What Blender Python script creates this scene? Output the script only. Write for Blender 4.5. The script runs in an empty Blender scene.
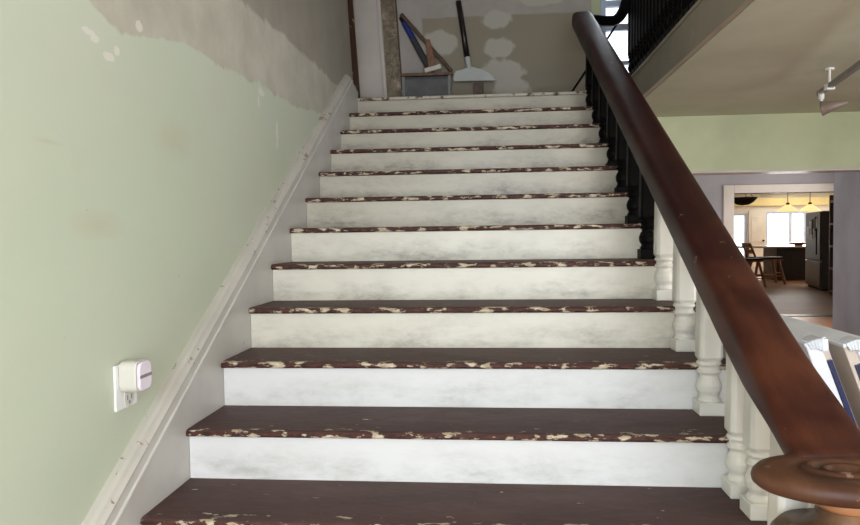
import bpy, bmesh, math, random
from mathutils import Vector, Matrix
random.seed(4)
S = bpy.context.scene
COL = S.collection
RUN, RISE = 0.3395, 0.1864          # one step
NT = 13                             # risers from the hall floor to the upper floor
TOPZ = NT * RISE                    # upper floor level
TOPY = 11 * RUN                     # front edge of the upper landing

# ------------------------------------------------------------------ helpers
def lin(c):
    out = []
    for v in c:
        v /= 255.0
        out.append(v / 12.92 if v <= .04045 else ((v + .055) / 1.055) ** 2.4)
    return (out[0], out[1], out[2], 1.0)

class NT_:
    """small wrapper around a material's node tree"""
    def __init__(s, name):
        s.m = bpy.data.materials.new(name); s.m.use_nodes = True
        s.t = s.m.node_tree; s.n = s.t.nodes
        s.b = s.n['Principled BSDF']
    def new(s, kind, **kw):
        n = s.n.new(kind)
        for k, v in kw.items(): setattr(n, k, v)
        return n
    def put(s, sock, v):
        if hasattr(v, 'is_output') or isinstance(v, bpy.types.NodeSocket): s.t.links.new(v, sock)
        else: sock.default_value = v
    def math(s, op, a, b=0.0, c=0.0, clamp=False):
        n = s.new('ShaderNodeMath', operation=op, use_clamp=clamp)
        s.put(n.inputs[0], a); s.put(n.inputs[1], b); s.put(n.inputs[2], c)
        return n.outputs[0]
    def mix(s, f, a, b):
        n = s.new('ShaderNodeMix', data_type='RGBA')
        s.put(n.inputs['Factor'], f); s.put(n.inputs[6], a); s.put(n.inputs[7], b)
        return n.outputs[2]
    def pos(s, obj=False, rnd=False, scale=None):
        if obj: v = s.new('ShaderNodeTexCoord').outputs['Object']
        else: v = s.new('ShaderNodeNewGeometry').outputs['Position']
        if rnd:
            r = s.new('ShaderNodeObjectInfo').outputs['Random']
            k = s.math('MULTIPLY', r, 37.0)
            n = s.new('ShaderNodeVectorMath', operation='ADD')
            cmb = s.new('ShaderNodeCombineXYZ'); s.put(cmb.inputs[0], k); s.put(cmb.inputs[2], k)
            s.put(n.inputs[0], v); s.put(n.inputs[1], cmb.outputs[0]); v = n.outputs[0]
        if scale:
            n = s.new('ShaderNodeVectorMath', operation='MULTIPLY')
            s.put(n.inputs[0], v); n.inputs[1].default_value = scale; v = n.outputs[0]
        return v
    def sep(s, v):
        n = s.new('ShaderNodeSeparateXYZ'); s.put(n.inputs[0], v); return n.outputs
    def noise(s, v, scale, detail=3.0, rough=.55):
        n = s.new('ShaderNodeTexNoise'); s.put(n.inputs['Vector'], v)
        n.inputs['Scale'].default_value = scale; n.inputs['Detail'].default_value = detail
        n.inputs['Roughness'].default_value = rough
        return n.outputs['Fac']
    def ramp(s, v, lo, hi):
        n = s.new('ShaderNodeMapRange', clamp=True)
        s.put(n.inputs[0], v); s.put(n.inputs[1], lo); s.put(n.inputs[2], hi)
        return n.outputs[0]
    def bump(s, h, strength=.3, dist=.01):
        n = s.new('ShaderNodeBump'); n.inputs['Strength'].default_value = strength
        n.inputs['Distance'].default_value = dist; s.put(n.inputs['Height'], h)
        s.t.links.new(n.outputs[0], s.b.inputs['Normal'])
    def done(s, col, rough=.5, **kw):
        s.put(s.b.inputs['Base Color'], col); s.put(s.b.inputs['Roughness'], rough)
        for k, v in kw.items(): s.put(s.b.inputs[k.replace('_', ' ')], v)
        return s.m

def plain(name, c, rough=.5, var=.06, scale=6.0, **kw):
    m = NT_(name); n = m.noise(m.pos(), scale, 4)
    d = lin([max(0, v * (1 - var * 2)) for v in c])
    return m.done(m.mix(m.ramp(n, .35, .7), lin(c), d), rough, **kw)

def obj(name, bm, mat, parent=None, smooth=False, bevel=0, loc=None, kind=None, label=None, seg=2):
    me = bpy.data.meshes.new(name)
    bmesh.ops.recalc_face_normals(bm, faces=bm.faces[:])
    bm.to_mesh(me); bm.free()
    for mm in (mat if isinstance(mat, (list, tuple)) else [mat]): me.materials.append(mm)
    if smooth:
        for p in me.polygons: p.use_smooth = True
    o = bpy.data.objects.new(name, me); COL.objects.link(o)
    if parent is not None: o.parent = parent
    if loc is not None: o.location = loc
    if bevel:
        b = o.modifiers.new('bevel', 'BEVEL'); b.width = bevel; b.segments = seg; b.limit_method = 'ANGLE'
        b.angle_limit = math.radians(40)
    if kind: o['kind'] = kind
    if label: o['label'] = label
    return o

def thing(name, label, cat, loc=(0, 0, 0), rz=0.0, group=None):
    o = bpy.data.objects.new(name, None); COL.objects.link(o)
    o.location = loc; o.rotation_euler = (0, 0, rz); o.empty_display_size = .1
    return tag(o, label, cat, group)
def tag(o, label, cat, group=None):
    o['label'] = label; o['category'] = cat
    if group: o['group'] = group
    return o

def box(bm, x0, x1, y0, y1, z0, z1, M=None):
    vs = [bm.verts.new((x, y, z)) for z in (z0, z1) for y in (y0, y1) for x in (x0, x1)]
    for f in ((0, 1, 3, 2), (4, 6, 7, 5), (0, 4, 5, 1), (2, 3, 7, 6), (0, 2, 6, 4), (1, 5, 7, 3)):
        bm.faces.new([vs[i] for i in f])
    if M is not None: bmesh.ops.transform(bm, matrix=M, verts=vs)
    return bm
def bx(*a, M=None): return box(bmesh.new(), *a, M=M)

def lathe(bm, prof, c=(0, 0, 0), n=28, M=None):
    rings = []; allv = []
    for r, z in prof:
        if r < 1e-5: ring = [bm.verts.new((c[0], c[1], c[2] + z))]
        else: ring = [bm.verts.new((c[0] + r * math.cos(2 * math.pi * k / n), c[1] + r * math.sin(2 * math.pi * k / n), c[2] + z)) for k in range(n)]
        rings.append(ring); allv += ring
    for a, b in zip(rings, rings[1:]):
        for k in range(n):
            k2 = (k + 1) % n
            if len(a) == 1 and len(b) > 1: bm.faces.new((a[0], b[k], b[k2]))
            elif len(b) == 1 and len(a) > 1: bm.faces.new((a[k], b[0], a[k2]))
            elif len(a) > 1: bm.faces.new((a[k], a[k2], b[k2], b[k]))
    if len(rings[0]) > 1: bm.faces.new(rings[0])
    if len(rings[-1]) > 1: bm.faces.new(rings[-1])
    if M is not None: bmesh.ops.transform(bm, matrix=M, verts=allv)
    return bm

def sweep(bm, path, prof, up=Vector((0, 0, 1)), taper=None):
    """sweep a closed profile (side, up) along a list of points"""
    path = [Vector(p) for p in path]; rings = []
    for i, p in enumerate(path):
        t = (path[min(i + 1, len(path) - 1)] - path[max(i - 1, 0)]).normalized()
        s = t.cross(up).normalized(); u = s.cross(t)
        k = taper(i / (len(path) - 1)) if taper else 1.0
        rings.append([bm.verts.new(p + s * a * k + u * b * k) for a, b in prof])
    n = len(prof)
    for a, b in zip(rings, rings[1:]):
        for k in range(n): bm.faces.new((a[k], a[(k + 1) % n], b[(k + 1) % n], b[k]))
    bm.faces.new(rings[0]); bm.faces.new(rings[-1][::-1])
    return bm
def circ(r, n=10): return [(r * math.cos(2 * math.pi * k / n), r * math.sin(2 * math.pi * k / n)) for k in range(n)]
def tube(bm, a, b, r, n=10):
    a, b = Vector(a), Vector(b); d = (b - a)
    up = Vector((0, 0, 1)) if abs(d.normalized().z) < .95 else Vector((1, 0, 0))
    return sweep(bm, [a, b], circ(r, n), up)
def prism(bm, pts, axis, a, b):
    """closed outline in a plane (axis x: (y,z), y: (x,z), z: (x,y)) thickened from a to b"""
    def mk(p, q): return {'x': (q, p[0], p[1]), 'y': (p[0], q, p[1]), 'z': (p[0], p[1], q)}[axis]
    A = [bm.verts.new(mk(p, a)) for p in pts]; B = [bm.verts.new(mk(p, b)) for p in pts]
    bm.faces.new(A); bm.faces.new(B[::-1]); n = len(pts)
    for k in range(n): bm.faces.new((A[k], A[(k + 1) % n], B[(k + 1) % n], B[k]))
    return bm
def spline(pts, n=8):
    pts = [Vector(p) for p in pts]; out = []
    for i in range(len(pts) - 1):
        p0 = pts[max(i - 1, 0)]; p1 = pts[i]; p2 = pts[i + 1]; p3 = pts[min(i + 2, len(pts) - 1)]
        for k in range(n):
            t = k / n
            out.append(.5 * ((2 * p1) + (p2 - p0) * t + (2 * p0 - 5 * p1 + 4 * p2 - p3) * t * t + (3 * p1 - p0 - 3 * p2 + p3) * t ** 3))
    out.append(pts[-1]); return out

# ------------------------------------------------------------------ materials
def curve_mask(m, coord, val, pts, lo, hi, vmax, soft, wob):
    """1 where val lies above the broken line pts given over coord"""
    fc = m.new('ShaderNodeFloatCurve')
    m.put(fc.inputs['Value'], m.ramp(coord, lo, hi))
    cv = fc.mapping.curves[0]
    q = [((a - lo) / (hi - lo), b / vmax) for a, b in pts]
    cv.points[0].location = q[0]; cv.points[1].location = q[-1]
    for a in q[1:-1]: cv.points.new(*a)
    fc.mapping.update()
    line = m.math('MULTIPLY', fc.outputs[0], vmax)
    return m.ramp(m.math('ADD', m.math('SUBTRACT', val, line), wob), -soft, soft)

def blob_d(m, a, b, ca, cb, ra, rb):
    u = m.math('DIVIDE', m.math('SUBTRACT', a, ca), ra); v = m.math('DIVIDE', m.math('SUBTRACT', b, cb), rb)
    return m.math('SQRT', m.math('ADD', m.math('MULTIPLY', u, u), m.math('MULTIPLY', v, v)))

def blob(m, a, b, ca, cb, ra, rb, wob):
    """soft-edged stain: 1 inside an ellipse whose edge wanders with wob"""
    u = m.math('DIVIDE', m.math('SUBTRACT', a, ca), ra); v = m.math('DIVIDE', m.math('SUBTRACT', b, cb), rb)
    d = m.math('SQRT', m.math('ADD', m.math('MULTIPLY', u, u), m.math('MULTIPLY', v, v)))
    return m.ramp(m.math('ADD', d, wob), 1.12, .88)

def mat_left_wall():
    m = NT_('green_wall_paint'); P = m.pos(); x, y, z = m.sep(P)
    nz = m.noise(P, 4.5, 6, .6); fine = m.noise(P, 22, 4, .6)
    wob = m.math('ADD', m.math('MULTIPLY', m.math('SUBTRACT', nz, .5), .09), m.math('MULTIPLY', m.math('SUBTRACT', fine, .5), .02))
    broad = m.noise(P, 1.1, 3, .5)
    g = m.mix(m.ramp(broad, .35, .68), lin((188, 196, 172)), lin((197, 199, 178)))
    g = m.mix(m.math('MULTIPLY', m.ramp(nz, .52, .75), .22), g, lin((182, 184, 160)))
    p1 = curve_mask(m, y, z, [(-2, 2.2), (-.3, 2.05), (-.12, 1.95), (.10, 1.92), (.22, 1.94), (.575, 2.0), (.875, 2.005), (1.4, 2.035), (1.93, 2.035), (2.6, 2.10), (4, 2.14)], -2, 4, 3, .006, wob)
    p2 = curve_mask(m, y, z, [(-2, 2.3), (1.14, 2.37), (2.17, 2.41), (2.9, 2.405), (3.3, 2.42), (4, 2.46)], -2, 4, 3, .012, wob)
    pl = m.mix(m.ramp(nz, .35, .65), lin((190, 185, 168)), lin((174, 168, 152)))
    dk = m.mix(m.ramp(nz, .3, .7), lin((158, 150, 136)), lin((146, 138, 124)))
    c = m.mix(p1, g, m.mix(p2, pl, dk))
    w2 = m.math('MULTIPLY', m.math('SUBTRACT', fine, .5), 2.2)
    for (cy, cz, ry, rz) in ((-.12, 1.862, .035, .010), (-.085, 1.848, .02, .012), (-.012, 1.815, .030, .012), (.04, 1.845, .015, .016), (1.37, 1.945, .012, .03), (1.665, 1.82, .022, .07), (1.42, 2.0, .05, .02), (.18, 1.965, .02, .02)):
        c = m.mix(m.math('MULTIPLY', blob(m, y, z, cy, cz, ry, rz, w2), .75), c, lin((220, 214, 200)))
    for (cy, cz, ry, rz) in ((.42, 1.62, .13, .06), (-.1, 1.30, .12, .035), (-.32, 1.515, .05, .006)):
        c = m.mix(m.math('MULTIPLY', m.ramp(m.math('ADD', blob_d(m, y, z, cy, cz, ry, rz), m.math('MULTIPLY', w2, .35)), 1.5, .2), .28), c, lin((178, 158, 128)))
    sp = m.ramp(m.noise(P, 30, 2), .76, .80)
    c = m.mix(m.math('MULTIPLY', sp, .5), c, lin((120, 112, 90)))
    m.bump(m.math('ADD', nz, m.math('MULTIPLY', p1, .6)), .25, .01)
    return m.done(c, m.mix(p1, (.42,) * 3 + (1,), (.8,) * 3 + (1,)))

def mat_back_wall():
    m = NT_('patched_plaster'); P = m.pos(); x, y, z = m.sep(P)
    nz = m.noise(P, 5, 5); fine = m.noise(P, 8, 4, .5)
    c = m.mix(m.ramp(nz, .35, .65), lin((178, 170, 162)), lin((166, 159, 151)))
    wob = m.math('MULTIPLY', m.math('SUBTRACT', nz, .5), .05)
    inx = m.ramp(m.math('ADD', x, wob), .462, .474); inz = m.ramp(m.math('ADD', z, wob), 3.37, 3.355)
    c = m.mix(m.math('MULTIPLY', inx, inz), c, lin((152, 142, 124)))
    w2 = m.math('MULTIPLY', m.math('SUBTRACT', fine, .5), 1.2)
    for (cx, cz, rx, rz) in ((.62, 3.12, .19, .13), (1.17, 3.32, .15, .085), (1.22, 3.06, .15, .095), (1.24, 2.83, .20, .11), (1.32, 2.66, .19, .10), (1.62, 3.5, .2, .06)):
        c = m.mix(blob(m, x, z, cx, cz, rx, rz, w2), c, lin((186, 181, 168)))
    m.bump(nz, .2, .01)
    return m.done(c, .85)

def mat_tread():
    m = NT_('worn_brown_tread_paint'); L = m.pos(obj=True); R = m.pos(obj=True, rnd=True)
    x, y, z = m.sep(L)
    st = m.new('ShaderNodeVectorMath', operation='MULTIPLY'); m.put(st.inputs[0], R); st.inputs[1].default_value = (1.0, 2.6, 2.6)
    n1 = m.noise(st.outputs[0], 13, 6, .62); n2 = m.noise(st.outputs[0], 2.2, 3); n3 = m.noise(st.outputs[0], 28, 3)
    base = m.mix(m.ramp(n2, .35, .7), lin((84, 60, 56)), lin((70, 49, 46)))
    base = m.mix(m.math('MULTIPLY', m.ramp(n3, .5, .75), .25), base, lin((104, 82, 76)))
    # wear is heaviest along the nosing
    edge = m.ramp(y, .075, -.006)
    top = m.math('SUBTRACT', .685, m.math('MULTIPLY', edge, .165))
    chip = m.ramp(n1, top, m.math('ADD', top, .025))
    face = m.ramp(z, -.002, -.008)
    red = m.mix(m.ramp(n3, .4, .6), lin((86, 50, 40)), lin((54, 34, 30)))
    base = m.mix(face, base, red)
    pale = m.mix(m.ramp(n3, .35, .65), lin((206, 194, 170)), lin((160, 140, 112)))
    c = m.mix(chip, base, pale)
    m.bump(m.math('ADD', m.math('MULTIPLY', chip, -.5), m.math('MULTIPLY', n3, .3)), .35, .004)
    return m.done(c, m.math('ADD', m.math('MULTIPLY', n1, .3), .42), **{'Specular_IOR_Level': .22})

def mat_riser(name, dirt, c0=(219, 217, 214)):
    m = NT_(name); R = m.pos(obj=True, rnd=True); z = m.sep(m.pos(obj=True))[2]
    s = m.new('ShaderNodeVectorMath', operation='MULTIPLY'); m.put(s.inputs[0], R); s.inputs[1].default_value = (.9, 1, 2.2)
    n1 = m.noise(s.outputs[0], 3.2, 6, .65); n2 = m.noise(s.outputs[0], 18, 5, .7)
    low = m.ramp(z, .13, .03)
    k = m.math('MULTIPLY', m.math('MULTIPLY', m.ramp(n1, .42, .72), m.math('ADD', m.math('MULTIPLY', low, .75), .25)), dirt, clamp=True)
    k = m.math('MULTIPLY', k, m.ramp(n2, .25, .6))
    c = m.mix(k, lin(c0), lin((116, 106, 92)))
    sc = m.ramp(n2, .72, .76)
    c = m.mix(m.math('MULTIPLY', sc, .55), c, lin((110, 98, 84)))
    m.bump(n2, .12, .004)
    return m.done(c, .38)

def mat_white_trim(name, c=(222, 218, 210), chips=.70, chipc=(120, 92, 70)):
    m = NT_(name); P = m.pos(); n1 = m.noise(P, 13, 5, .65); n2 = m.noise(P, 3, 3)
    b = m.mix(m.ramp(n2, .35, .7), lin(c), lin([v * .93 for v in c]))
    k = m.ramp(n1, chips, chips + .03)
    m.bump(m.math('ADD', n1, m.math('MULTIPLY', k, -.7)), .2, .004)
    return m.done(m.mix(k, b, lin(chipc)), .4)

def mat_rail(name, dark, warm, wear_lo=None, wear_hi=None):
    m = NT_(name); P = m.pos(scale=(2.2, .55, .55)); Q = m.pos(); y = m.sep(Q)[1]
    n1 = m.noise(P, 6, 6, .6); n2 = m.noise(Q, 60, 3, .6); n3 = m.noise(Q, 2.4, 3); n4 = m.noise(Q, 15, 5, .7)
    c = m.mix(m.ramp(n1, .35, .68), lin(dark), lin([v * .7 for v in dark]))
    hot = m.ramp(m.math('ADD', n3, m.math('MULTIPLY', m.math('SUBTRACT', n1, .5), .5)), .46, .66)
    if wear_lo is not None:             # hands have rubbed the lower end of the rail down to the wood
        wn = m.ramp(y, wear_lo, wear_hi)
        hot = m.math('MULTIPLY', hot, m.math('ADD', m.math('MULTIPLY', wn, .88), .12))
    c = m.mix(hot, c, lin(warm))
    chip = m.ramp(n4, .665, .685)
    c = m.mix(m.math('MULTIPLY', chip, .7), c, lin((150, 112, 96)))
    m.bump(n4, .06, .003)
    return m.done(c, m.math('ADD', m.math('MULTIPLY', n1, .25), .32), **{'Specular_IOR_Level': .18})

def mat_boards(name, c0, c1, width=.09, axis=0, rough=.35):
    m = NT_(name); P = m.pos(); o = m.sep(P)
    k = m.math('FLOOR', m.math('DIVIDE', o[axis], width))
    fr = m.math('FRACT', m.math('DIVIDE', o[axis], width))
    w = m.new('ShaderNodeTexWhiteNoise', noise_dimensions='1D'); m.put(w.inputs['W'], k)
    sc = m.pos(scale=(8, 1, 1) if axis == 0 else (1, 8, 1)); n = m.noise(sc, 4, 5, .6)
    c = m.mix(w.outputs[0], lin(c0), lin(c1))
    c = m.mix(m.math('MULTIPLY', m.ramp(n, .4, .7), .5), c, lin([v * .65 for v in c0]))
    gap = m.math('LESS_THAN', fr, .035)
    c = m.mix(m.math('MULTIPLY', gap, .7), c, lin((40, 26, 18)))
    return m.done(c, rough)

def mat_scrap():
    m = NT_('torn_wallpaper_plaster'); P = m.pos(); n1 = m.noise(P, 9, 6, .65); n2 = m.noise(P, 24, 4, .7)
    c = m.mix(m.ramp(n1, .44, .56), lin((122, 110, 94)), lin((150, 136, 116)))
    c = m.mix(m.math('MULTIPLY', m.ramp(n2, .52, .6), .8), c, lin((104, 92, 78)))
    c = m.mix(m.ramp(n1, .62, .66), c, lin((186, 168, 144)))
    m.bump(n2, .6, .01); return m.done(c, .9)

def mat_emit(name, c, s, base=(250, 246, 236)):
    m = NT_(name); m.put(m.b.inputs['Emission Color'], lin(c)); m.put(m.b.inputs['Emission Strength'], s)
    return m.done(lin(base), .6)

def mat_glass():
    m = NT_('window_glass'); m.n.remove(m.b)
    tr = m.new('ShaderNodeBsdfTransparent'); gl = m.new('ShaderNodeBsdfGlossy'); gl.inputs['Roughness'].default_value = .05
    mx = m.new('ShaderNodeMixShader'); mx.inputs[0].default_value = .06
    m.t.links.new(tr.outputs[0], mx.inputs[1]); m.t.links.new(gl.outputs[0], mx.inputs[2])
    out = [n for n in m.n if n.type == 'OUTPUT_MATERIAL'][0]
    m.t.links.new(mx.outputs[0], out.inputs[0]); return m.m

M = {}
M['left'] = mat_left_wall(); M['back'] = mat_back_wall(); M['tread'] = mat_tread()
M['riser'] = mat_riser('white_riser_paint', .55); M['riser_mid'] = mat_riser('yellowed_riser_paint', .9, (214, 208, 192)); M['riser_dirty_dim'] = mat_riser('scuffed_dimmed_riser_paint', 1.35, (186, 178, 160))  # top risers: scuffs, plus a base colour darkened for the dim upper flight
M['skirt'] = mat_white_trim('skirt_paint', (200, 195, 187), .69, (168, 156, 140))
M['cap'] = mat_white_trim('chipped_cap_paint', (194, 188, 176), .60, (140, 122, 102))
M['white'] = mat_white_trim('white_gloss_paint', (232, 228, 218), .78, (150, 140, 120))
M['casing'] = mat_white_trim('casing_paint', (206, 196, 186), .74, (150, 130, 112))
M['rail'] = mat_rail('dark_mahogany', (50, 19, 15), (80, 42, 27), 1.5, -.2)
M['volute'] = mat_rail('rubbed_mahogany', (72, 45, 32), (100, 66, 45))
M['newel'] = mat_rail('newel_walnut', (92, 66, 46), (126, 92, 62))
M['neck'] = plain('bare_light_wood', (176, 122, 82), .5)
M['black'] = plain('black_varnish', (14, 12, 12), .5, Specular_IOR_Level=.08)
M['ceil'] = plain('lower_ceiling_paint', (202, 203, 180), .85, .03, 2)
M['upceil'] = plain('upper_ceiling_paint', (225, 222, 214), .9, .03, 2)
M['header'] = plain('pale_green_paint', (200, 206, 170), .8, .04, 2)
M['fascia'] = mat_white_trim('fascia_paint', (168, 158, 138), .70, (206, 196, 178))
M['lav'] = plain('lavender_grey_paint', (158, 155, 158), .75, .04, 2)
M['purple'] = plain('grey_purple_paint', (154, 151, 158), .5, .08, 1.5)
M['floor'] = mat_boards('oak_boards', (158, 104, 62), (136, 86, 50), .085, 0, .45)
M['kfloor'] = mat_boards('kitchen_boards', (168, 118, 74), (146, 102, 64), .12, 1, .6)
M['sill'] = plain('dark_threshold_wood', (76, 56, 44), .45, .2, 10)
M['upfloor'] = mat_boards('upper_boards', (96, 62, 44), (84, 54, 38), .09, 1, .5)
M['offwhite'] = plain('warm_white_wall', (226, 222, 210), .85, .03, 2)
M['scrap'] = mat_scrap()
M['brown'] = mat_white_trim('brown_wood_edge', (82, 52, 34), .62, (168, 150, 132))
M['glass'] = mat_glass()
M['winframe'] = plain('blue_hazed_white_sash', (206, 220, 244), .5)  # white sashes with the blue haze of daylight put into the colour
M['plastic'] = plain('ivory_plastic', (206, 202, 190), .4, .02)
M['platewhite'] = plain('white_plate_plastic', (232, 232, 228), .4, .02)
M['lens'] = plain('pink_tinted_lens', (232, 218, 228), .15, .03)
M['dark'] = plain('dark_slot', (40, 34, 34), .6)
M['metal'] = plain('brushed_grey_metal', (168, 168, 166), .35, .05, 20, Metallic=.8)
M['panelgrey'] = plain('grey_panel', (92, 92, 90), .5, .1, 8)
M['palemetal'] = plain('pale_frame_metal', (132, 130, 128), .4)
M['woodrail'] = plain('weathered_wood', (118, 86, 66), .6, .15, 20)
M['woodblk'] = plain('brown_wood_handle', (140, 96, 70), .6, .12, 20)
M['bluegrip'] = plain('blue_grip', (40, 56, 130), .45)
M['pole'] = plain('dark_grey_pole', (64, 64, 66), .45)
M['stick'] = plain('aged_stick', (98, 80, 66), .6, .12, 20)
M['blade'] = plain('pale_blade_plastic', (204, 206, 204), .4, .03)
M['handle'] = plain('black_brown_handle', (34, 24, 24), .35)
M['bristle'] = plain('white_bristle', (226, 222, 210), .8)
M['steel'] = plain('fridge_steel', (104, 100, 96), .38, .05, 2, Metallic=.35)
M['darkwood'] = plain('dark_island_wood', (46, 30, 26), .4, .15, 6)
M['counter'] = plain('polished_counter', (196, 190, 180), .15, .05, 6)
M['chairwood'] = plain('orange_brown_chair_wood', (170, 108, 60), .45, .12, 12)
M['cushion'] = plain('black_cushion', (26, 22, 22), .7)
M['wicker'] = plain('dark_wicker', (66, 52, 42), .8, .25, 60)
M['bowl'] = plain('red_glaze', (186, 92, 76), .3)
M['yellow'] = plain('pale_yellow_paint', (226, 208, 150), .8, .03)
M['amber'] = mat_emit('lit_amber_glass', (255, 214, 150), 1.1, (240, 200, 130))
M['lamp'] = plain('lamp_head_grey', (128, 112, 100), .4)
M['bulb'] = plain('small_bulb', (250, 246, 236), .2)
M['canvaswhite'] = plain('white_board_edge', (226, 228, 232), .5, .03)
M['board'] = plain('taupe_board_face', (204, 190, 176), .6, .05)
M['bluetape'] = plain('navy_blue_edge', (34, 44, 84), .4, .08, 20)
M['clear'] = plain('crumpled_wrap', (214, 218, 222), .2, .05, 20)

# ------------------------------------------------------------------ the setting
ZC = 2.30                                           # lower ceiling
def st(name, bm, mat, **kw): return obj(name, bm, mat, kind='structure', **kw)
ft = .1
st('floor', bx(-.3, 11.2, -3.9, 8.45, -.12, 0), M['floor'])
st('floor_kitchen', bx(2.0, 11.2, 8.65, 19.3, -.12, 0), M['kfloor'])
st('trim_1', bx(2.0, 11.2, 8.45, 8.65, -.12, .008), M['sill'])
# left wall with its torn paint line, up to the upper ceiling
st('wall_left', prism(bmesh.new(), [(-3.9, 0), (3.86, 0), (3.86, 2.47), (3.58, 3.45), (3.58, 5.0), (-3.9, 5.0)], 'x', -.25, -.05), M['left'])
# landing back wall with the window opening
WX0, WX1, WZ0, WZ1 = 2.17, 3.0, 2.66, 4.35
bm = bmesh.new()
box(bm, -1.8, WX0, 4.7, 4.86, TOPZ - .1, 5.0); box(bm, WX1, 6.5, 4.7, 4.86, TOPZ - .1, 5.0)
box(bm, WX0, WX1, 4.7, 4.86, TOPZ - .1, WZ0); box(bm, WX0, WX1, 4.7, 4.86, WZ1, 5.0)
st('wall_back', bm, M['back'])
st('wall_landing', bx(-1.95, -1.8, 3.4, 4.9, TOPZ, 5.0), M['back'])
st('wall_landing_return', bx(-1.8, -.25, 3.40, 3.56, TOPZ, 5.0), M['back'])
st('ceiling_upper', bx(-2, 6.6, -3.9, 4.9, 5.0, 5.1), M['upceil'])
# front of the hall, behind the photographer: a wide glazed opening
FY = -3.7
bm = bmesh.new()
FX0, FX1, FZ0, FZ1 = .0, 2.7, .25, 2.9
box(bm, -.3, FX0, FY - .2, FY, 0, 5.0); box(bm, FX1, 6.6, FY - .2, FY, 0, 5.0)
box(bm, FX0, FX1, FY - .2, FY, 0, FZ0); box(bm, FX0, FX1, FY - .2, FY, FZ1, 5.0)
st('wall_front', bm, M['offwhite'])
# header over the opening to the next room
st('wall_header', bx(2.06, 6.5, 4.4, 4.62, 1.805, ZC), M['header'])
st('trim_2', bx(2.06, 6.5, 4.385, 4.635, 1.785, 1.805), M['casing'])
st('wall_right', bx(6.3, 6.5, FY, 8.45, 0, 5.0), M['lav'])
# angled wall pier beside the opening, with its baseboard
piv = Matrix.Translation((4.82, 5.80, 0)) @ Matrix.Rotation(math.radians(-12.6), 4, 'Z')
st('wall_pier', bx(0, .22, -1.55, 0, 0, ZC, M=piv), M['purple'])
bm = bx(-.016, 0, -1.55, .0, 0, .13, M=piv); box(bm, -.022, 0, -1.55, .0, 0, .02, M=piv)
st('baseboard_right', bm, M['casing'], bevel=.004)
# side of the stairs towards the hall (closed below the steps)
pts = [(-.30, 0), (-.30, RISE - .036)]
for i in range(12):
    y = (i - 1) * RUN + .03; z = (i + 1) * RISE - .028
    pts += [(y, z), (y + RUN, z)] if i else [(y, z), (y + RUN, z)]
pts = [(-.31, 0)] + [p for p in pts[2:]] + [(4.6, TOPZ - .037), (4.6, 0)]
st('wall_stair_side', prism(bmesh.new(), pts, 'x', 1.985, 2.03), M['white'])
# far wall with the cased doorway into the kitchen
DX0, DX1, DZ = 4.67, 6.28, 1.815
bm = bmesh.new()
box(bm, 2.03, DX0, 8.45, 8.62, 0, ZC); box(bm, DX0, 6.6, 8.45, 8.62, DZ, ZC)
st('wall_doorway', bm, M['lav'])
bm = bx(DX0 - .15, DX0, 8.425, 8.64, 0, DZ + .12); box(bm, DX0, DX1, 8.425, 8.64, DZ, DZ + .12)
st('trim_3', bm, M['casing'], bevel=.006)
st('wall_passage', bx(1.99, 2.07, 4.6, 8.45, 0, ZC), M['lav'])
# lower ceiling and the upper floor slab, both stopping at the stairwell
st('ceiling', bx(2.30, 6.5, FY, 4.4, ZC, ZC + .03), M['ceil'])
st('ceiling_passage', bx(2.03, 6.5, 4.6, 8.6, ZC, ZC + .05), M['upceil'])
bm = bx(2.30, 6.5, FY, 4.7, ZC + .03, TOPZ); 
st('floor_upper', bm, M['upfloor'])
st('floor_landing', bx(-1.8, 2.26, TOPY + .03, 4.7, TOPZ - .10, TOPZ), M['upfloor'])
CURB = 2.525
bm = bx(2.265, 2.30, FY, 4.4, ZC - .012, CURB - .02)
box(bm, 2.255, 2.375, FY, 4.4, CURB - .02, CURB)
st('trim_4', bm, M['fascia'], bevel=.003)
st('trim_5', bx(2.30, 2.335, FY, 4.4, ZC - .014, ZC), M['ceil'])
# kitchen shell
bm = bmesh.new()
KX0, KX1, KZ0, KZ1 = 9.16, 10.3, .62, 1.82
box(bm, 8.62, KX0, 19, 19.2, 0, 2.35); box(bm, KX1, 11.2, 19, 19.2, 0, 2.35)
box(bm, KX0, KX1, 19, 19.2, 0, KZ0); box(bm, KX0, KX1, 19, 19.2, KZ1, 2.35)
box(bm, 2.0, 8.16, 19, 19.2, 0, 2.35); box(bm, 8.16, 8.62, 19, 19.2, 0, .4); box(bm, 8.16, 8.62, 19, 19.2, 1.78, 2.35)
st('wall_kitchen', bm, M['offwhite'])
st('trim_6', bx(2.0, 11.2, 18.9, 19, 2.0, 2.22), M['yellow'])
st('wall_kitchen_right', bx(11.2, 11.4, 8.45, 19.2, 0, 2.35), M['offwhite'])
st('wall_kitchen_left', bx(1.8, 2.0, 8.62, 19.2, 0, 2.35), M['offwhite'])
st('wall_kitchen_front', bx(6.6, 11.2, 8.45, 8.62, 0, 2.35), M['offwhite'])
st('ceiling_kitchen', bx(1.8, 11.4, 8.62, 19.3, 2.35, 2.45), M['upceil'])

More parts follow.
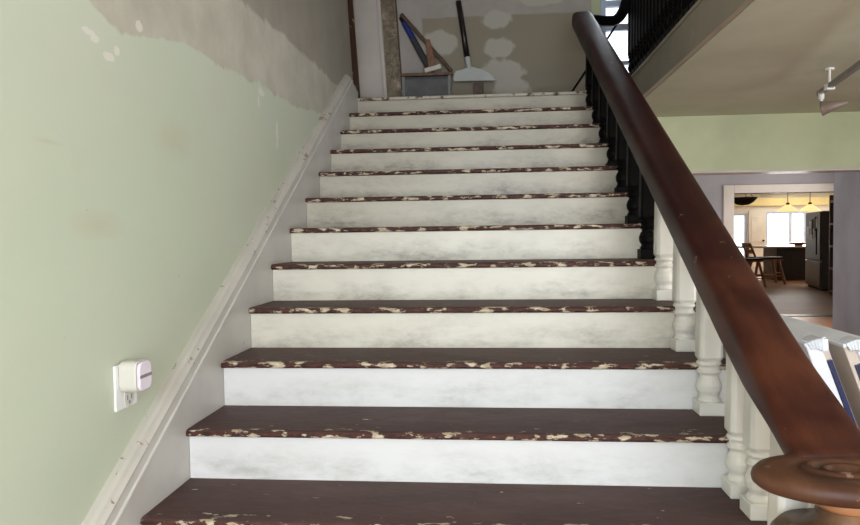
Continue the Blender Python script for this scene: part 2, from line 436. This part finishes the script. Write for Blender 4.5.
def window(name, x0, x1, y, z0, z1, mat, bars_z=(), bars_x=(), fw=.06):
    w = bpy.data.objects.new(name, None); COL.objects.link(w); w['kind'] = 'structure'; w.location = (0, 0, 0)
    bm = bmesh.new()
    box(bm, x0, x1, y - .03, y + .05, z0, z0 + fw); box(bm, x0, x1, y - .03, y + .05, z1 - fw, z1)
    box(bm, x0, x0 + fw, y - .03, y + .05, z0 + fw, z1 - fw); box(bm, x1 - fw, x1, y - .03, y + .05, z0 + fw, z1 - fw)
    o = obj('window_frame', bm, mat, w, kind='structure')
    if bars_z or bars_x:
        bm = bmesh.new()
        for z, t in bars_z: box(bm, x0 + fw, x1 - fw, y - .02, y + .03, z - t / 2, z + t / 2)
        for x, t in bars_x: box(bm, x - t / 2, x + t / 2, y - .02, y + .03, z0 + fw, z1 - fw)
        obj('sash_bar', bm, mat, w, kind='structure')
    obj('glass', bx(x0 + fw, x1 - fw, y + .035, y + .04, z0 + fw, z1 - fw), M['glass'], w, kind='structure')
    return w
window('window_1', WX0, WX1, 4.78, WZ0, WZ1, M['winframe'], [(2.885, .035), (3.225, .06), (3.45, .06)])
bm = bx(WX0 - .09, WX0, 4.67, 4.7, WZ0 - .05, WZ1 + .08); box(bm, WX0, WX1, 4.67, 4.7, WZ0 - .06, WZ0)
st('trim_7', bm, M['header'], bevel=.004)
window('window_2', KX0, KX1, 19.05, KZ0, KZ1, M['winframe'], [], [(9.86, .09)])
window('window_3', 8.16, 8.62, 19.05, .4, 1.78, M['winframe'])
window('window_4', FX0, FX1, FY - .12, FZ0, FZ1, M['white'], [(1.6, .05)], [(.9, .06), (1.8, .06)])
# white panelled kitchen door beside the window
d = bpy.data.objects.new('door_1', None); COL.objects.link(d); d['kind'] = 'structure'
obj('door_leaf', bx(8.66, 9.10, 18.95, 19.0, 0, 1.86), M['offwhite'], d, kind='structure')
bm = bmesh.new()
for z in ((.2, .8), (.95, 1.7)): box(bm, 8.73, 9.03, 18.94, 18.95, *z)
obj('door_panel', bm, M['white'], d, kind='structure', bevel=.01)
obj('door_handle', lathe(bmesh.new(), [(.0, 0), (.03, .01), (.03, .05), (0, .06)], n=12, M=Matrix.Translation((9.06, 18.95, .98)) @ Matrix.Rotation(math.pi / 2, 4, 'X')), M['dark'], d, kind='structure')

PL = Matrix(((1, 0, -.06, .06 * 2.64), (0, 1, 0, 0), (0, 0, 1, 0), (0, 0, 0, 1)))   # the old frame leans
# old casing and torn plaster strip on the landing wall
st('trim_8', bx(-.215, -.145, 4.64, 4.7, TOPZ, 4.9, M=PL), M['brown'], bevel=.004)
st('trim_9', bx(-.145, .085, 4.655, 4.7, TOPZ, 4.9, M=PL), M['casing'], bevel=.004)
st('trim_10', bx(.085, .125, 4.635, 4.7, TOPZ, 4.9, M=PL), M['casing'], bevel=.008)
st('trim_11', bx(.125, .262, 4.685, 4.7, TOPZ, 4.9, M=PL), M['scrap'])
st('trim_12', bx(.262, .276, 4.68, 4.7, TOPZ, 4.9, M=PL), M['brown'])

# ------------------------------------------------------------------ the staircase
stair = thing('staircase', 'wide straight staircase with chipped brown treads and scuffed white risers', 'staircase')
TX1 = 2.045
def tread_bm(depth):
    bm = bmesh.new(); t = .027
    prof = [(0.012, -t), (depth, -t), (depth, 0), (0.012, 0), (.0035, -.004), (0, -.010), (0, -.018), (.0035, -.024)]
    return prism(bm, prof, 'x', 0, TX1)
tm = None
for i in range(-1, 11):
    y, z = i * RUN, (i + 2) * RISE
    if tm is None:
        o = obj('tread', tread_bm(RUN + .028), M['tread'], stair); tm = o.data
    else:
        o = bpy.data.objects.new('tread', tm); COL.objects.link(o); o.parent = stair
    o.location = (0, y, z)
o = obj('tread', tread_bm(.12), mat_white_trim('worn_white_nosing', (196, 188, 172), .60, (96, 66, 48)), stair, label='worn white-painted nosing of the landing')
o.location = (0, TOPY, TOPZ)
rm = {}
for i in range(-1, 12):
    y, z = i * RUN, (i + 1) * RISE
    k = 'riser' if i < 3 else 'riser_mid' if i < 6 else 'riser_dirty_dim'
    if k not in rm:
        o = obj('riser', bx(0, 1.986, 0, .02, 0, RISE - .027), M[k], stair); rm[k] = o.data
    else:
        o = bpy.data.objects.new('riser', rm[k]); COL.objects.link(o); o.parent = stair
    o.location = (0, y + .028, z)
SL = RISE / RUN
def nos(y): return 2 * RISE + y * SL
# skirt board against the left wall and its moulded cap
y0, y1 = -.62, 3.62
def capz(y): return nos(y) + .176 + .019 * y
obj('skirt_board', prism(bmesh.new(), [(y0, .0), (y0, capz(y0)), (3.50, capz(3.50)), (3.80, TOPZ + .06), (3.80, TOPZ - .50), (.2, 0)], 'x', -.05, -.002), M['skirt'], stair)
prof = [(-.028, -.018), (.020, -.018), (.021, -.010), (.010, .0), (.004, .010), (-.008, .016), (-.028, .018)]
obj('skirt_cap', sweep(bmesh.new(), [(-.022, y0, capz(y0) + .012), (-.022, 3.50, capz(3.5) + .012)], prof), M['cap'], stair)
obj('skirt_bead', sweep(bmesh.new(), [(-.0, y0, capz(y0) - .048), (-.0, 3.56, capz(3.56) - .048)], [(-.006, -.007), (.004, -.005), (.006, 0), (.004, .005), (-.006, .007)]), M['skirt'], stair)

# ------------------------------------------------------------------ the balustrade
bal = thing('stair_balustrade', 'massive dark red-brown handrail ending in a flat scroll over turned balusters', 'handrail')
RX = 1.888
def railz(y): return nos(y) + .540          # centre line of the handrail
def rail_profile(w, h):
    q = []
    for k in range(28):
        a = 2 * math.pi * k / 28
        c, s = math.cos(a), math.sin(a)
        e = .52
        q.append((w / 2 * math.copysign(abs(c) ** e, c), h / 2 * math.copysign(abs(s) ** e, s)))
    return q
VC = Vector((1.866, -.525, 0)); VZ = .708
path = [(RX, 3.62, railz(3.62))]
n = 24
for k in range(1, n + 1):
    y = 3.62 + (-.10 - 3.62) * k / n; path.append((RX, y, railz(y)))
low = []
for k in range(15):
    y = -.10 - .345 * k / 14; f = min(1.0, -y / .4); f = f * f * (3 - 2 * f); hh = .142 * (1 - f) + .06 * f
    x_ = max(0.0, (-.34 - y) / .11)
    low.append(Vector((RX, y, max(railz(y) + .071 + .012 * x_ * x_, .741) - hh / 2)))
up = [Vector((RX, y, railz(y))) for y in (3.86, 3.84, 3.74, 3.62)]
full = up[:-1] + [Vector(p) for p in path[:-1]] + low
def tp(t): return 1.0 if t < .9 else 1.0 - (t - .9) * 2.2
def sweep_rail(path):
    bm = bmesh.new(); rings = []
    path = [Vector(p) for p in path]
    for i, p in enumerate(path):
        t = (path[min(i + 1, len(path) - 1)] - path[max(i - 1, 0)]).normalized()
        s = t.cross(Vector((0, 0, 1))).normalized(); u = s.cross(t)
        f = min(1.0, max(0.0, (.0 - p.y) / .4)); f = f * f * (3 - 2 * f)
        h = .142 * (1 - f) + .06 * f; w = .166 * (1 - f) + .19 * f
        rings.append([bm.verts.new(p + s * a + u * b) for a, b in rail_profile(w, h)])
    n = len(rings[0])
    for a, b in zip(rings, rings[1:]):
        for k in range(n): bm.faces.new((a[k], a[(k + 1) % n], b[(k + 1) % n], b[k]))
    bm.faces.new(rings[0]); bm.faces.new(rings[-1][::-1]); return bm
obj('handrail', sweep_rail(full), M['rail'], bal, smooth=True)
# scroll: flat disc with a sunk rosette
vprof = [(0, .008), (.012, .008), (.020, .022), (.028, .012), (.034, .016), (.042, .034), (.050, .037), (.056, .030), (.060, .022), (.066, .022), (.072, .036), (.084, .041), (.092, .038), (.097, .028),
         (.11, .036), (.17, .036), (.190, .031), (.200, .022), (.203, .012), (.201, .002), (.190, -.007), (.17, -.012), (.06, -.012), (0, -.012)]
VS = Matrix.Translation((VC.x, VC.y, VZ)) @ Matrix.Diagonal((.95, .62, 1.0, 1.0))
obj('scroll', lathe(bmesh.new(), vprof, (0, 0, 0), 64, M=VS), M['volute'], bal, smooth=True, label='flat rubbed scroll end with a sunk rosette')
nprof = [(.055, 0), (.062, -.015), (.050, -.03), (.060, -.045), (.055, -.055), (.09, -.080), (.135, -.090), (.147, -.104), (.140, -.120), (.11, -.128), (.085, -.135), (.075, -.15), (.085, -.17), (.07, -.19),
         (.075, -.27), (.09, -.36), (.095, -.42), (.075, -.47), (.095, -.485), (.095, -.50), (.11, -.515), (.11, -.694), (0, -.694)]
nw = obj('newel_post', lathe(bmesh.new(), nprof, (VC.x, VC.y, VZ - .014), 40), M['newel'], bal, smooth=True)
obj('newel_collar', lathe(bmesh.new(), [(.0, 0), (.066, 0), (.071, -.014), (.064, -.03), (.056, -.036), (0, -.036)], (VC.x, VC.y, VZ - .012), 40), M['neck'], nw, smooth=True, label='pale bare wood collar')

def baluster_bm(h, black=False):
    """square plinth, turned vase, chamfered shaft; origin at the foot"""
    bm = bmesh.new(); b = .047
    box(bm, -b, b, -b, b, 0, .050)
    lathe(bm, [(.040, .048), (.043, .058), (.036, .066), (.036, .074), (.045, .092), (.047, .112), (.040, .134), (.031, .148), (.034, .154), (.044, .160), (.045, .168), (.036, .174), (.036, .184), (.045, .190), (.046, .198), (.038, .206)], n=20)
    a_, c_ = .044, .036
    def sq(w, z): k = w * .72; return [bm.verts.new((x, y, z)) for x, y in ((w, k), (k, w), (-k, w), (-w, k), (-w, -k), (-k, -w), (k, -w), (w, -k))]
    rings = [sq(.034, .203), sq(a_, .220), sq(c_, h)]
    bm.faces.new(rings[0][::-1]); bm.faces.new(rings[-1])
    for a, c in zip(rings, rings[1:]):
        for k in range(8): bm.faces.new((a[k], a[(k + 1) % 8], c[(k + 1) % 8], c[k]))
    return bm
BY = (.308,)
meshes = {}
BX = 1.938
for i in range(0, 11):
    for j, dy in enumerate(BY):
        y = i * RUN + dy
        blk = i > 4 or (i == 4 and j == 0)
        key = (blk, j)
        h = railz(dy) - .04 - 2 * RISE
        if key not in meshes:
            o = obj('baluster', baluster_bm(h), M['black'] if blk else M['white'], bal, bevel=.003, seg=1); meshes[key] = o
        else:
            o = meshes[key].copy(); COL.objects.link(o); o.parent = bal
        o.location = (BX, y, (i + 2) * RISE)
        o['label'] = 'black turned baluster' if blk else 'white turned baluster'
for (x, y, zb) in ((BX, .135, 2 * RISE), (BX, -.06, RISE), (BX + .01, -.24, RISE), (RX - .07, -.36, 0), (RX + .09, -.45, 0)):
    o = obj('baluster', baluster_bm((railz(y) - .05 if y > -.3 else VZ - .03) - zb), M['white'], bal, bevel=.003, seg=1, loc=(x, y, zb), label='white turned baluster')

# landing balustrade, black, along the edge of the upper floor
lb = thing('landing_balustrade', 'black balustrade along the upper floor edge, running out of the top', 'railing')
LX = 2.315
p = spline([(RX + .04, 3.80, 3.01), (1.98, 3.84, 3.02), (2.08, 3.90, 3.025), (2.17, 3.93, 3.04), (2.24, 3.95, 3.12), (2.285, 3.945, 3.28), (2.31, 3.90, 3.41), (LX, 3.8, 3.455), (LX, 3.5, 3.46)], 6) + [Vector((LX, -1.5, 3.46))]
obj('landing_rail', sweep(bmesh.new(), p, rail_profile(.09, .085)), M['black'], lb, smooth=True)
lm = None; y = 3.90
while y > -1.4:
    if lm is None: lm = o = obj('baluster', baluster_bm(.92), M['black'], lb, bevel=.003, seg=1)
    else: o = lm.copy(); COL.objects.link(o); o.parent = lb
    o.location = (LX, y, CURB); y -= .108
rod = obj('brace_rod', tube(bmesh.new(), (2.215, 3.955, 3.05), (1.79, 3.84, TOPZ), .010, 8), M['black'])
tag(rod, 'thin dark rod slanting from the level landing rail down to the landing floor', 'rod')

# ------------------------------------------------------------------ things on the left wall
pl = obj('outlet_plate', bx(-.050, -.041, -.046, .082, .722, .866), M['platewhite'], bevel=.004)
tag(pl, 'white electrical outlet plate on the green wall behind the plugged-in device', 'outlet')
bm = bmesh.new()
for dy, r in ((.016, .0065), (.040, .0065)): box(bm, -.041, -.0386, .002 + dy - .003, .002 + dy + .003, .746, .762)
lathe(bm, [(.006, 0), (.006, .0008), (0, .0008)], n=10, M=Matrix.Translation((-.0394, .030, .738)) @ Matrix.Rotation(math.pi / 2, 4, 'Y'))
obj('socket_slot', bm, M['palemetal'], pl)
obj('socket_face', lathe(bmesh.new(), [(0, 0), (.030, 0), (.030, .0018), (0, .0018)], n=24, M=Matrix.Translation((-.0412, .030, .754)) @ Matrix.Rotation(math.pi / 2, 4, 'Y')), M['plastic'], pl)
nl = thing('night_light', 'ivory plug-in night light with pinkish domed lens on the green wall', 'night light', (-.041, .012, .826))
def capsule(w, h, n=14):
    r = w / 2; q = []
    for k in range(n + 1): a = math.pi * k / n; q.append((r * math.cos(a), (h / 2 - r) * 1 + r * math.sin(a)))
    for k in range(n + 1): a = math.pi + math.pi * k / n; q.append((r * math.cos(a), -(h / 2 - r) + r * math.sin(a)))
    return q
def rcap(w, h, r):
    q = []
    for (cx, cy, a0) in ((w / 2 - r, h / 2 - r, 0), (-w / 2 + r, h / 2 - r, 90), (-w / 2 + r, -h / 2 + r, 180), (w / 2 - r, -h / 2 + r, 270)):
        for k in range(7): a = math.radians(a0 + 15 * k); q.append((cx + r * math.cos(a), cy + r * math.sin(a)))
    return q
obj('housing', prism(bmesh.new(), rcap(.082, .098, .024), 'x', 0, .056), M['plastic'], nl, bevel=.004)
obj('lens', prism(bmesh.new(), rcap(.076, .092, .022), 'x', .056, .068), M['lens'], nl, bevel=.012, seg=4, label='pinkish domed lens')
obj('lens_band', bx(.0675, .0690, -.036, .036, -.004, .006), M['palemetal'], nl)

# ------------------------------------------------------------------ tools on the landing
Z0 = TOPZ
pn = thing('framed_panel', 'grey panel in a pale metal frame with wooden top, leaning on landing wall', 'panel', (0, 0, Z0))
for x in (.282, .722): obj('frame_side', bx(x, x + .028, 4.545, 4.585, 0, .35), M['palemetal'], pn, bevel=.003)
obj('panel', bx(.31, .722, 4.558, 4.572, .0, .325), M['panelgrey'], pn)
obj('cross_bar', bx(.31, .722, 4.552, 4.580, .325, .345), M['pole'], pn, bevel=.003)
obj('top_rail', bx(.272, .765, 4.535, 4.60, .350, .380), M['woodrail'], pn, bevel=.003)
zt = Z0 + .380
bp = thing('grip_pole', 'slanting pole with a blue upper grip and dark grey shaft above the grey panel', 'pole', (0, 0, 0))
a, b = Vector((.268, 4.680, 3.375)), Vector((.562, 4.60, zt + .012)); dv = b - a
obj('end_cap', tube(bmesh.new(), a, a + dv * .12, .026), M['handle'], bp)
obj('grip', tube(bmesh.new(), a + dv * .10, a + dv * .44, .030), M['bluegrip'], bp, label='blue grip')
obj('shaft', tube(bmesh.new(), a + dv * .40, b, .032), M['pole'], bp)
bp2 = obj('wooden_stick', tube(bmesh.new(), (.275, 4.625, 3.385), (.755, 4.562, zt + .012), .020), M['stick'])
tag(bp2, 'thin brown stick leaning across the blue-gripped pole down to the right', 'stick')
br = thing('brush', 'wooden-handled brush with white end standing on the grey panel top', 'brush', (.585, 4.54, zt), 0)
obj('brush_handle', prism(bmesh.new(), [(-.075, .31), (-.03, .31), (.035, .03), (-.045, .03)], 'y', -.012, .014), M['woodblk'], br, bevel=.004)
obj('brush_head', bx(-.075, .085, -.018, .018, .0, .042, M=Matrix.Rotation(math.radians(-14), 4, 'Y') @ Matrix.Translation((0, 0, .014))), M['bristle'], br, bevel=.005, label='white end')
wp = obj('wood_block', bx(.965, 1.055, 4.56, 4.66, 0, .275), M['stick'], loc=(0, 0, Z0), bevel=.004)
tag(wp, 'brown wooden block standing on landing under the pale scraper blade', 'block')
sh = thing('floor_scraper', 'long-handled scraper with black handle and wide pale blade against plaster wall', 'scraper', (0, 0, 0))
obj('handle', tube(bmesh.new(), (.826, 4.665, 3.50), (.905, 4.62, 2.955), .027, 12), M['handle'], sh, smooth=True)
obj('socket', tube(bmesh.new(), (.902, 4.622, 2.975), (.925, 4.608, 2.84), .024, 12), M['blade'], sh)
bm = bmesh.new(); out = [(.78, 2.712), (.775, 2.74), (.785, 2.79), (.80, 2.815), (.86, 2.832), (.905, 2.850), (.945, 2.860), (.985, 2.846), (1.05, 2.825), (1.11, 2.785), (1.15, 2.745), (1.175, 2.705)]
A = []; B = []
for x, z in out:
    yy = 4.60 - .05 * (1 - ((z - 2.70) / .16)) - .03 * ((x - .97) / .2) ** 2
    A.append(bm.verts.new((x, yy, z))); B.append(bm.verts.new((x, yy + .014, z)))
c = (bm.verts.new((.97, 4.56, 2.77)), bm.verts.new((.97, 4.574, 2.77))); n = len(A)
for k in range(n):
    k2 = (k + 1) % n
    bm.faces.new((A[k], A[k2], c[0])); bm.faces.new((B[k2], B[k], c[1])); bm.faces.new((A[k], B[k], B[k2], A[k2]))
obj('blade', bm, M['blade'], sh)

# ------------------------------------------------------------------ boards leaning against the stairs in the hall
def leaning(name, label, top, ylen, length, tilt, thick, tape):
    e0, e1 = ((0, .64), (.66, .88)) if tape else ((.50, 1.0), (.16, .47))
    t = thing(name, label, 'board', (top[0], top[1], 0), 0, 'boards leaning beside the stairs')
    # local frame: u down the slope, n outward, v along the stairs
    a = math.radians(tilt); u = Vector((math.sin(a), 0, -math.cos(a))); nn = Vector((math.cos(a), 0, math.sin(a)))
    L = top[2] / math.cos(a)
    R = Matrix(((nn.x, 0, -u.x, 0), (0, 1, 0, 0), (nn.z, 0, -u.z, top[2]), (0, 0, 0, 1)))
    obj('board_core', bx(0, thick, 0, ylen, -L + .015, 0, M=R), M['board'], t, bevel=.003)
    bm = bx(thick * e0[0] - .002, thick * e0[1], -.012, ylen, -L + .015, .006, M=R); box(bm, -.004, thick, -.010, ylen, 0, .012, M=R)
    obj('edge_strip', bm, M['canvaswhite'], t, bevel=.003, label='white edge')
    obj('tape', bx(thick * e1[0], thick * e1[1], -.014, -.001, -L + .02, -.06, M=R), M['bluetape'], t, label='navy blue edge strip')
    bm = bmesh.new(); 
    for k in range(5): box(bm, thick * (.1 + .12 * k), thick * (.3 + .14 * k), -.018 - .003 * k, .03 + .006 * k, -.012, .012 + .003 * k, M=R @ Matrix.Rotation(.12 * k - .2, 4, 'Y'))
    obj('wrap_corner', bm, M['clear'], t)
    return t
leaning('leaning_board', 'taupe board with white and navy edge leaning nearest the staircase', (2.052, .10, .905), 1.05, .9, 20, .062, 1)
leaning('leaning_board', 'outer taupe board with white and navy edge, leaning farther from staircase', (2.155, .085, .905), 1.08, .9, 20, .062, 0)

# ------------------------------------------------------------------ track light on the lower ceiling
tk = thing('track_light', 'ceiling track light with one angled cone spot on the beige ceiling', 'track light', (3.335, 2.60, ZC))
d = Vector((-.145, -.77, 0)).normalized(); a = Vector((.012, .29, -.115))
obj('track', sweep(bmesh.new(), [a, a + d * 1.9], [(-.016, -.014), (.016, -.014), (.016, .014), (-.016, .014)]), M['palemetal'], tk)
for k in (.24, 1.3):
    q = a + d * k
    bm = tube(bmesh.new(), q + Vector((0, 0, .0)), (q.x, q.y, 0), .008); lathe(bm, [(.028, 0), (.028, -.012), (0, -.014)], (q.x, q.y, 0), 16); box(bm, q.x - .026, q.x + .026, q.y - .02, q.y + .02, q.z - .024, q.z + .014)
    obj('standoff', bm, M['platewhite'], tk)
for k, ang in ((.05, 0), (1.05, 40)):
    q = a + d * k
    bm = tube(bmesh.new(), q, q + Vector((0, 0, -.085)), .010); lathe(bm, [(.018, 0), (.018, -.05), (0, -.05)], (q.x, q.y, q.z), 12)
    stem = obj('stem', bm, M['platewhite'], tk)
    R = Matrix.Translation(q + Vector((.03, -.01, -.105))) @ Matrix.Rotation(math.radians(ang - 34), 4, 'Z') @ Matrix.Rotation(math.radians(-98), 4, 'Y')
    lamp = obj('spot_head', lathe(bmesh.new(), [(0, -.125), (.010, -.123), (.050, .025), (.052, .030), (.046, .025), (.008, -.09), (0, -.09)], n=24, M=R), M['lamp'], tk, smooth=True)
    obj('bulb', lathe(bmesh.new(), [(0, -.05), (.016, -.04), (.017, 0), (0, .008)], n=14, M=R), M['bulb'], lamp)

# ------------------------------------------------------------------ the kitchen seen through the doorway
isl = thing('kitchen_island', 'dark wood kitchen island with pale polished counter seen through the doorway', 'island', (8.75, 16.5, 0))
obj('cabinet', bx(-.42, .9, -.38, .5, 0, .83), M['darkwood'], isl, bevel=.006)
bm = bmesh.new()
for k in range(4): box(bm, -.38 + .32 * k, -.10 + .32 * k, -.395, -.38, .1, .74)
obj('cabinet_panel', bm, M['darkwood'], isl, bevel=.008)
obj('countertop', bx(-1.25, .95, -.48, .62, .83, .875), M['counter'], isl, bevel=.008)
obj('support_leg', bx(-1.18, -1.11, -.40, -.33, 0, .83), M['darkwood'], isl)
bw = obj('fruit_bowl', lathe(bmesh.new(), [(.08, 0), (.10, .005), (.24, .055), (.27, .085), (.25, .08), (.10, .02), (0, .018)], (8.95, 16.35, .875), 28), M['bowl'], smooth=True)
tag(bw, 'shallow red bowl on the kitchen counter', 'bowl')
fl = thing('fridge', 'grey steel fridge with papers stuck near its top, beside the island', 'fridge', (7.93, 12.95, 0), math.radians(-12))
obj('cabinet', bx(.04, .72, 0, 1.35, .03, 1.66), M['steel'], fl, bevel=.015)
obj('door', bx(0, .035, .01, 1.34, .62, 1.65), M['steel'], fl, bevel=.012)
obj('drawer', bx(0, .035, .01, 1.34, .06, .60), M['steel'], fl, bevel=.012)
obj('foot', bx(.06, .70, .04, 1.31, 0, .03), M['dark'], fl)
h = obj('handle', tube(bmesh.new(), (-.04, .12, .75), (-.04, .12, 1.3), .014), M['dark'], fl)
for (y0_, z0_, w, hh) in ((.2, 1.28, .16, .22), (.45, 1.12, .14, .18), (.75, 1.3, .2, .16), (1.0, 1.15, .16, .2), (.7, 1.05, .1, .12)): obj('paper_note', bx(-.006, 0, y0_, y0_ + w, z0_, z0_ + hh), M['platewhite'], fl)
for (y0_, z0_, w, hh) in ((.36, 1.25, .08, .3), (.6, 1.15, .1, .35)): obj('dark_note', bx(-.012, 0, y0_, y0_ + w, z0_, z0_ + hh), M['dark'], fl)
su = thing('shelf_unit', 'tall dark open shelf unit between the fridge and the grey wall', 'shelf', (7.60, 11.30, 0), math.radians(-12))
obj('side_panel', bx(0, .5, 1.0, 1.05, 0, 1.95), M['lamp'], su); obj('side_panel', bx(0, .5, 0, .04, 0, 1.95), M['darkwood'], su)
obj('back_panel', bx(.46, .5, .04, 1.0, 0, 1.95), M['darkwood'], su)
for z in (.03, .48, .92, 1.36, 1.80): obj('shelf', bx(.0, .46, .04, 1.0, z, z + .04), M['lamp'], su)

def stool(name, label, loc, rz):
    t = thing(name, label, 'chair', loc, rz, 'wooden chairs at the kitchen island')
    for sx in (-1, 1):
        for sy in (-1, 1):
            top = Vector((sx * .20, sy * .16, .57)); bot = Vector((sx * .30, sy * .22, 0))
            obj('leg', tube(bmesh.new(), bot, top, .026), M['chairwood'], t)
    bm = bmesh.new()
    for sy in (-1, 1): tube(bm, (-.27, sy * .20, .2), (.27, sy * .20, .2), .016)
    tube(bm, (-.26, -.2, .26), (-.26, .2, .26), .016); tube(bm, (.26, -.2, .26), (.26, .2, .26), .016)
    obj('stretcher', bm, M['chairwood'], t)
    obj('seat', bx(-.26, .26, -.22, .22, .565, .60), M['chairwood'], t, bevel=.008)
    obj('cushion', bx(-.25, .27, -.21, .21, .60, .645), M['cushion'], t, bevel=.015, seg=3)
    for sy in (-1, 1): obj('back_post', tube(bmesh.new(), (-.24, sy * .2, .58), (-.38, sy * .21, .98), .022), M['chairwood'], t)
    bm = bmesh.new()
    for z in (.78, .93): box(bm, -.02, .012, -.21, .21, z - .05, z + .05, M=Matrix.Translation((-.24 - (z - .58) * .35, 0, 0)))
    obj('backrest', bm, M['chairwood'], t, bevel=.005)
    return t
stool('counter_chair', 'orange-brown wooden chair with black seat cushion in front of the island', (7.62, 15.0, 0), .0).scale = (1.18, 1.18, 1.0)
stool('counter_chair', 'second wooden chair with black cushion, partly behind the handrail', (6.85, 14.2, 0), .25).scale = (1.18, 1.18, 1.0)
for (x, y, lab) in ((8.33, 15.5, 'lit amber glass pendant lamp left of the other, over the island'), (8.85, 15.5, 'lit amber glass pendant lamp nearest the fridge')):
    t = thing('pendant_lamp', lab, 'lamp', (x, y, 2.35), 0, 'amber pendants over the island')
    obj('lamp_shade', lathe(bmesh.new(), [(.03, -.45), (.06, -.47), (.13, -.52), (.225, -.605), (.235, -.62), (.215, -.605), (.12, -.53), (.03, -.47)], n=28), M['amber'], t, smooth=True)
    obj('cord', tube(bmesh.new(), (0, 0, -.45), (0, 0, 0), .008), M['dark'], t)
    obj('lamp_cap', lathe(bmesh.new(), [(0, -.40), (.035, -.41), (.045, -.46), (0, -.465)], n=16), M['dark'], t, smooth=True)
hb = thing('hanging_basket', 'dark wicker basket shade hanging high by the kitchen doorway', 'basket', (6.72, 13.9, 2.35))
obj('basket_bowl', lathe(bmesh.new(), [(0, -.52), (.12, -.50), (.22, -.44), (.29, -.36), (.295, -.34), (.275, -.35), (.2, -.43), (.1, -.48), (0, -.50)], n=28), M['wicker'], hb, smooth=True)
bm = bmesh.new()
for k in range(3): a_ = 2 * math.pi * k / 3 + .4; tube(bm, (.28 * math.cos(a_), .28 * math.sin(a_), -.35), (0, 0, 0), .006, 6)
obj('hanging_cord', bm, M['dark'], hb)

# ------------------------------------------------------------------ daylight, entry lamp and added fill lamps
w = bpy.data.worlds.new('world'); S.world = w; w.use_nodes = True
bg = w.node_tree.nodes['Background']; bg.inputs[0].default_value = (.86, .93, 1.0, 1); bg.inputs[1].default_value = 3.0
def area(name, loc, rot, sx, sy, power, col):
    l = bpy.data.lights.new(name, 'AREA'); l.shape = 'RECTANGLE'; l.size = sx; l.size_y = sy; l.energy = power; l.color = col
    o = bpy.data.objects.new(name, l); COL.objects.link(o); o.location = loc; o.rotation_euler = [math.radians(v) for v in rot]
    return o
# facing +y through the front windows, tipped a little down
area('front_daylight', (1.35, FY + .1, 1.55), (84, 0, 0), 2.6, 2.5, 158, (.86, .93, 1.0))
area('landing_daylight', (2.6, 4.62, 3.5), (-90, 0, 0), .8, 1.5, 12, (.86, .93, 1.0))
area('kitchen_daylight', (9.7, 18.85, 1.25), (-90, 0, 0), 1.1, 1.1, 180, (1.0, .97, .92))
area('passage_fill', (6.2, 6.9, 1.4), (0, 90, 0), 1.4, 1.6, 45, (1.0, .97, .93))  # added unseen lamp brightening the passage, no window behind it
area('passage_side_fill', (2.15, 6.4, 1.3), (0, -90, 0), 1.4, 1.8, 26, (.95, .97, 1.0))  # added unseen lamp for the pier's left face; the wall here is solid
area('hall_fill', (6.2, -.6, 1.3), (0, 90, 0), 1.8, 2.4, 150, (.97, .98, 1.0))  # added unseen fill that lifts the hall ceiling and header

l = bpy.data.lights.new('entry_ceiling_lamp', 'POINT'); l.energy = 15; l.color = (1.0, .86, .58); l.shadow_soft_size = .2
o = bpy.data.objects.new('entry_ceiling_lamp', l); COL.objects.link(o); o.location = (.75, -1.5, 3.2)

# ------------------------------------------------------------------ camera
c = bpy.data.cameras.new('camera'); c.sensor_width = 36; c.lens = 690.16 / 860 * 36; c.clip_start = .02
cam = bpy.data.objects.new('camera', c); COL.objects.link(cam)
r = Vector((0.99608086, 0.0874416, -0.01329988)); u = Vector((0.00984707, 0.03980052, 0.99915912)); b = -Vector((-0.08789741, 0.99537424, -0.03878349))
cam.matrix_world = Matrix(((r.x, u.x, b.x, 1.11158), (r.y, u.y, b.y, -2.05768), (r.z, u.z, b.z, 1.25369), (0, 0, 0, 1)))
S.camera = cam
S.view_settings.view_transform = 'Standard'; S.view_settings.look = 'None'; S.view_settings.gamma = 1; S.view_settings.use_curve_mapping = False
S.view_settings.exposure = 0.0
S.cycles.max_bounces = 10; S.cycles.use_denoising = True
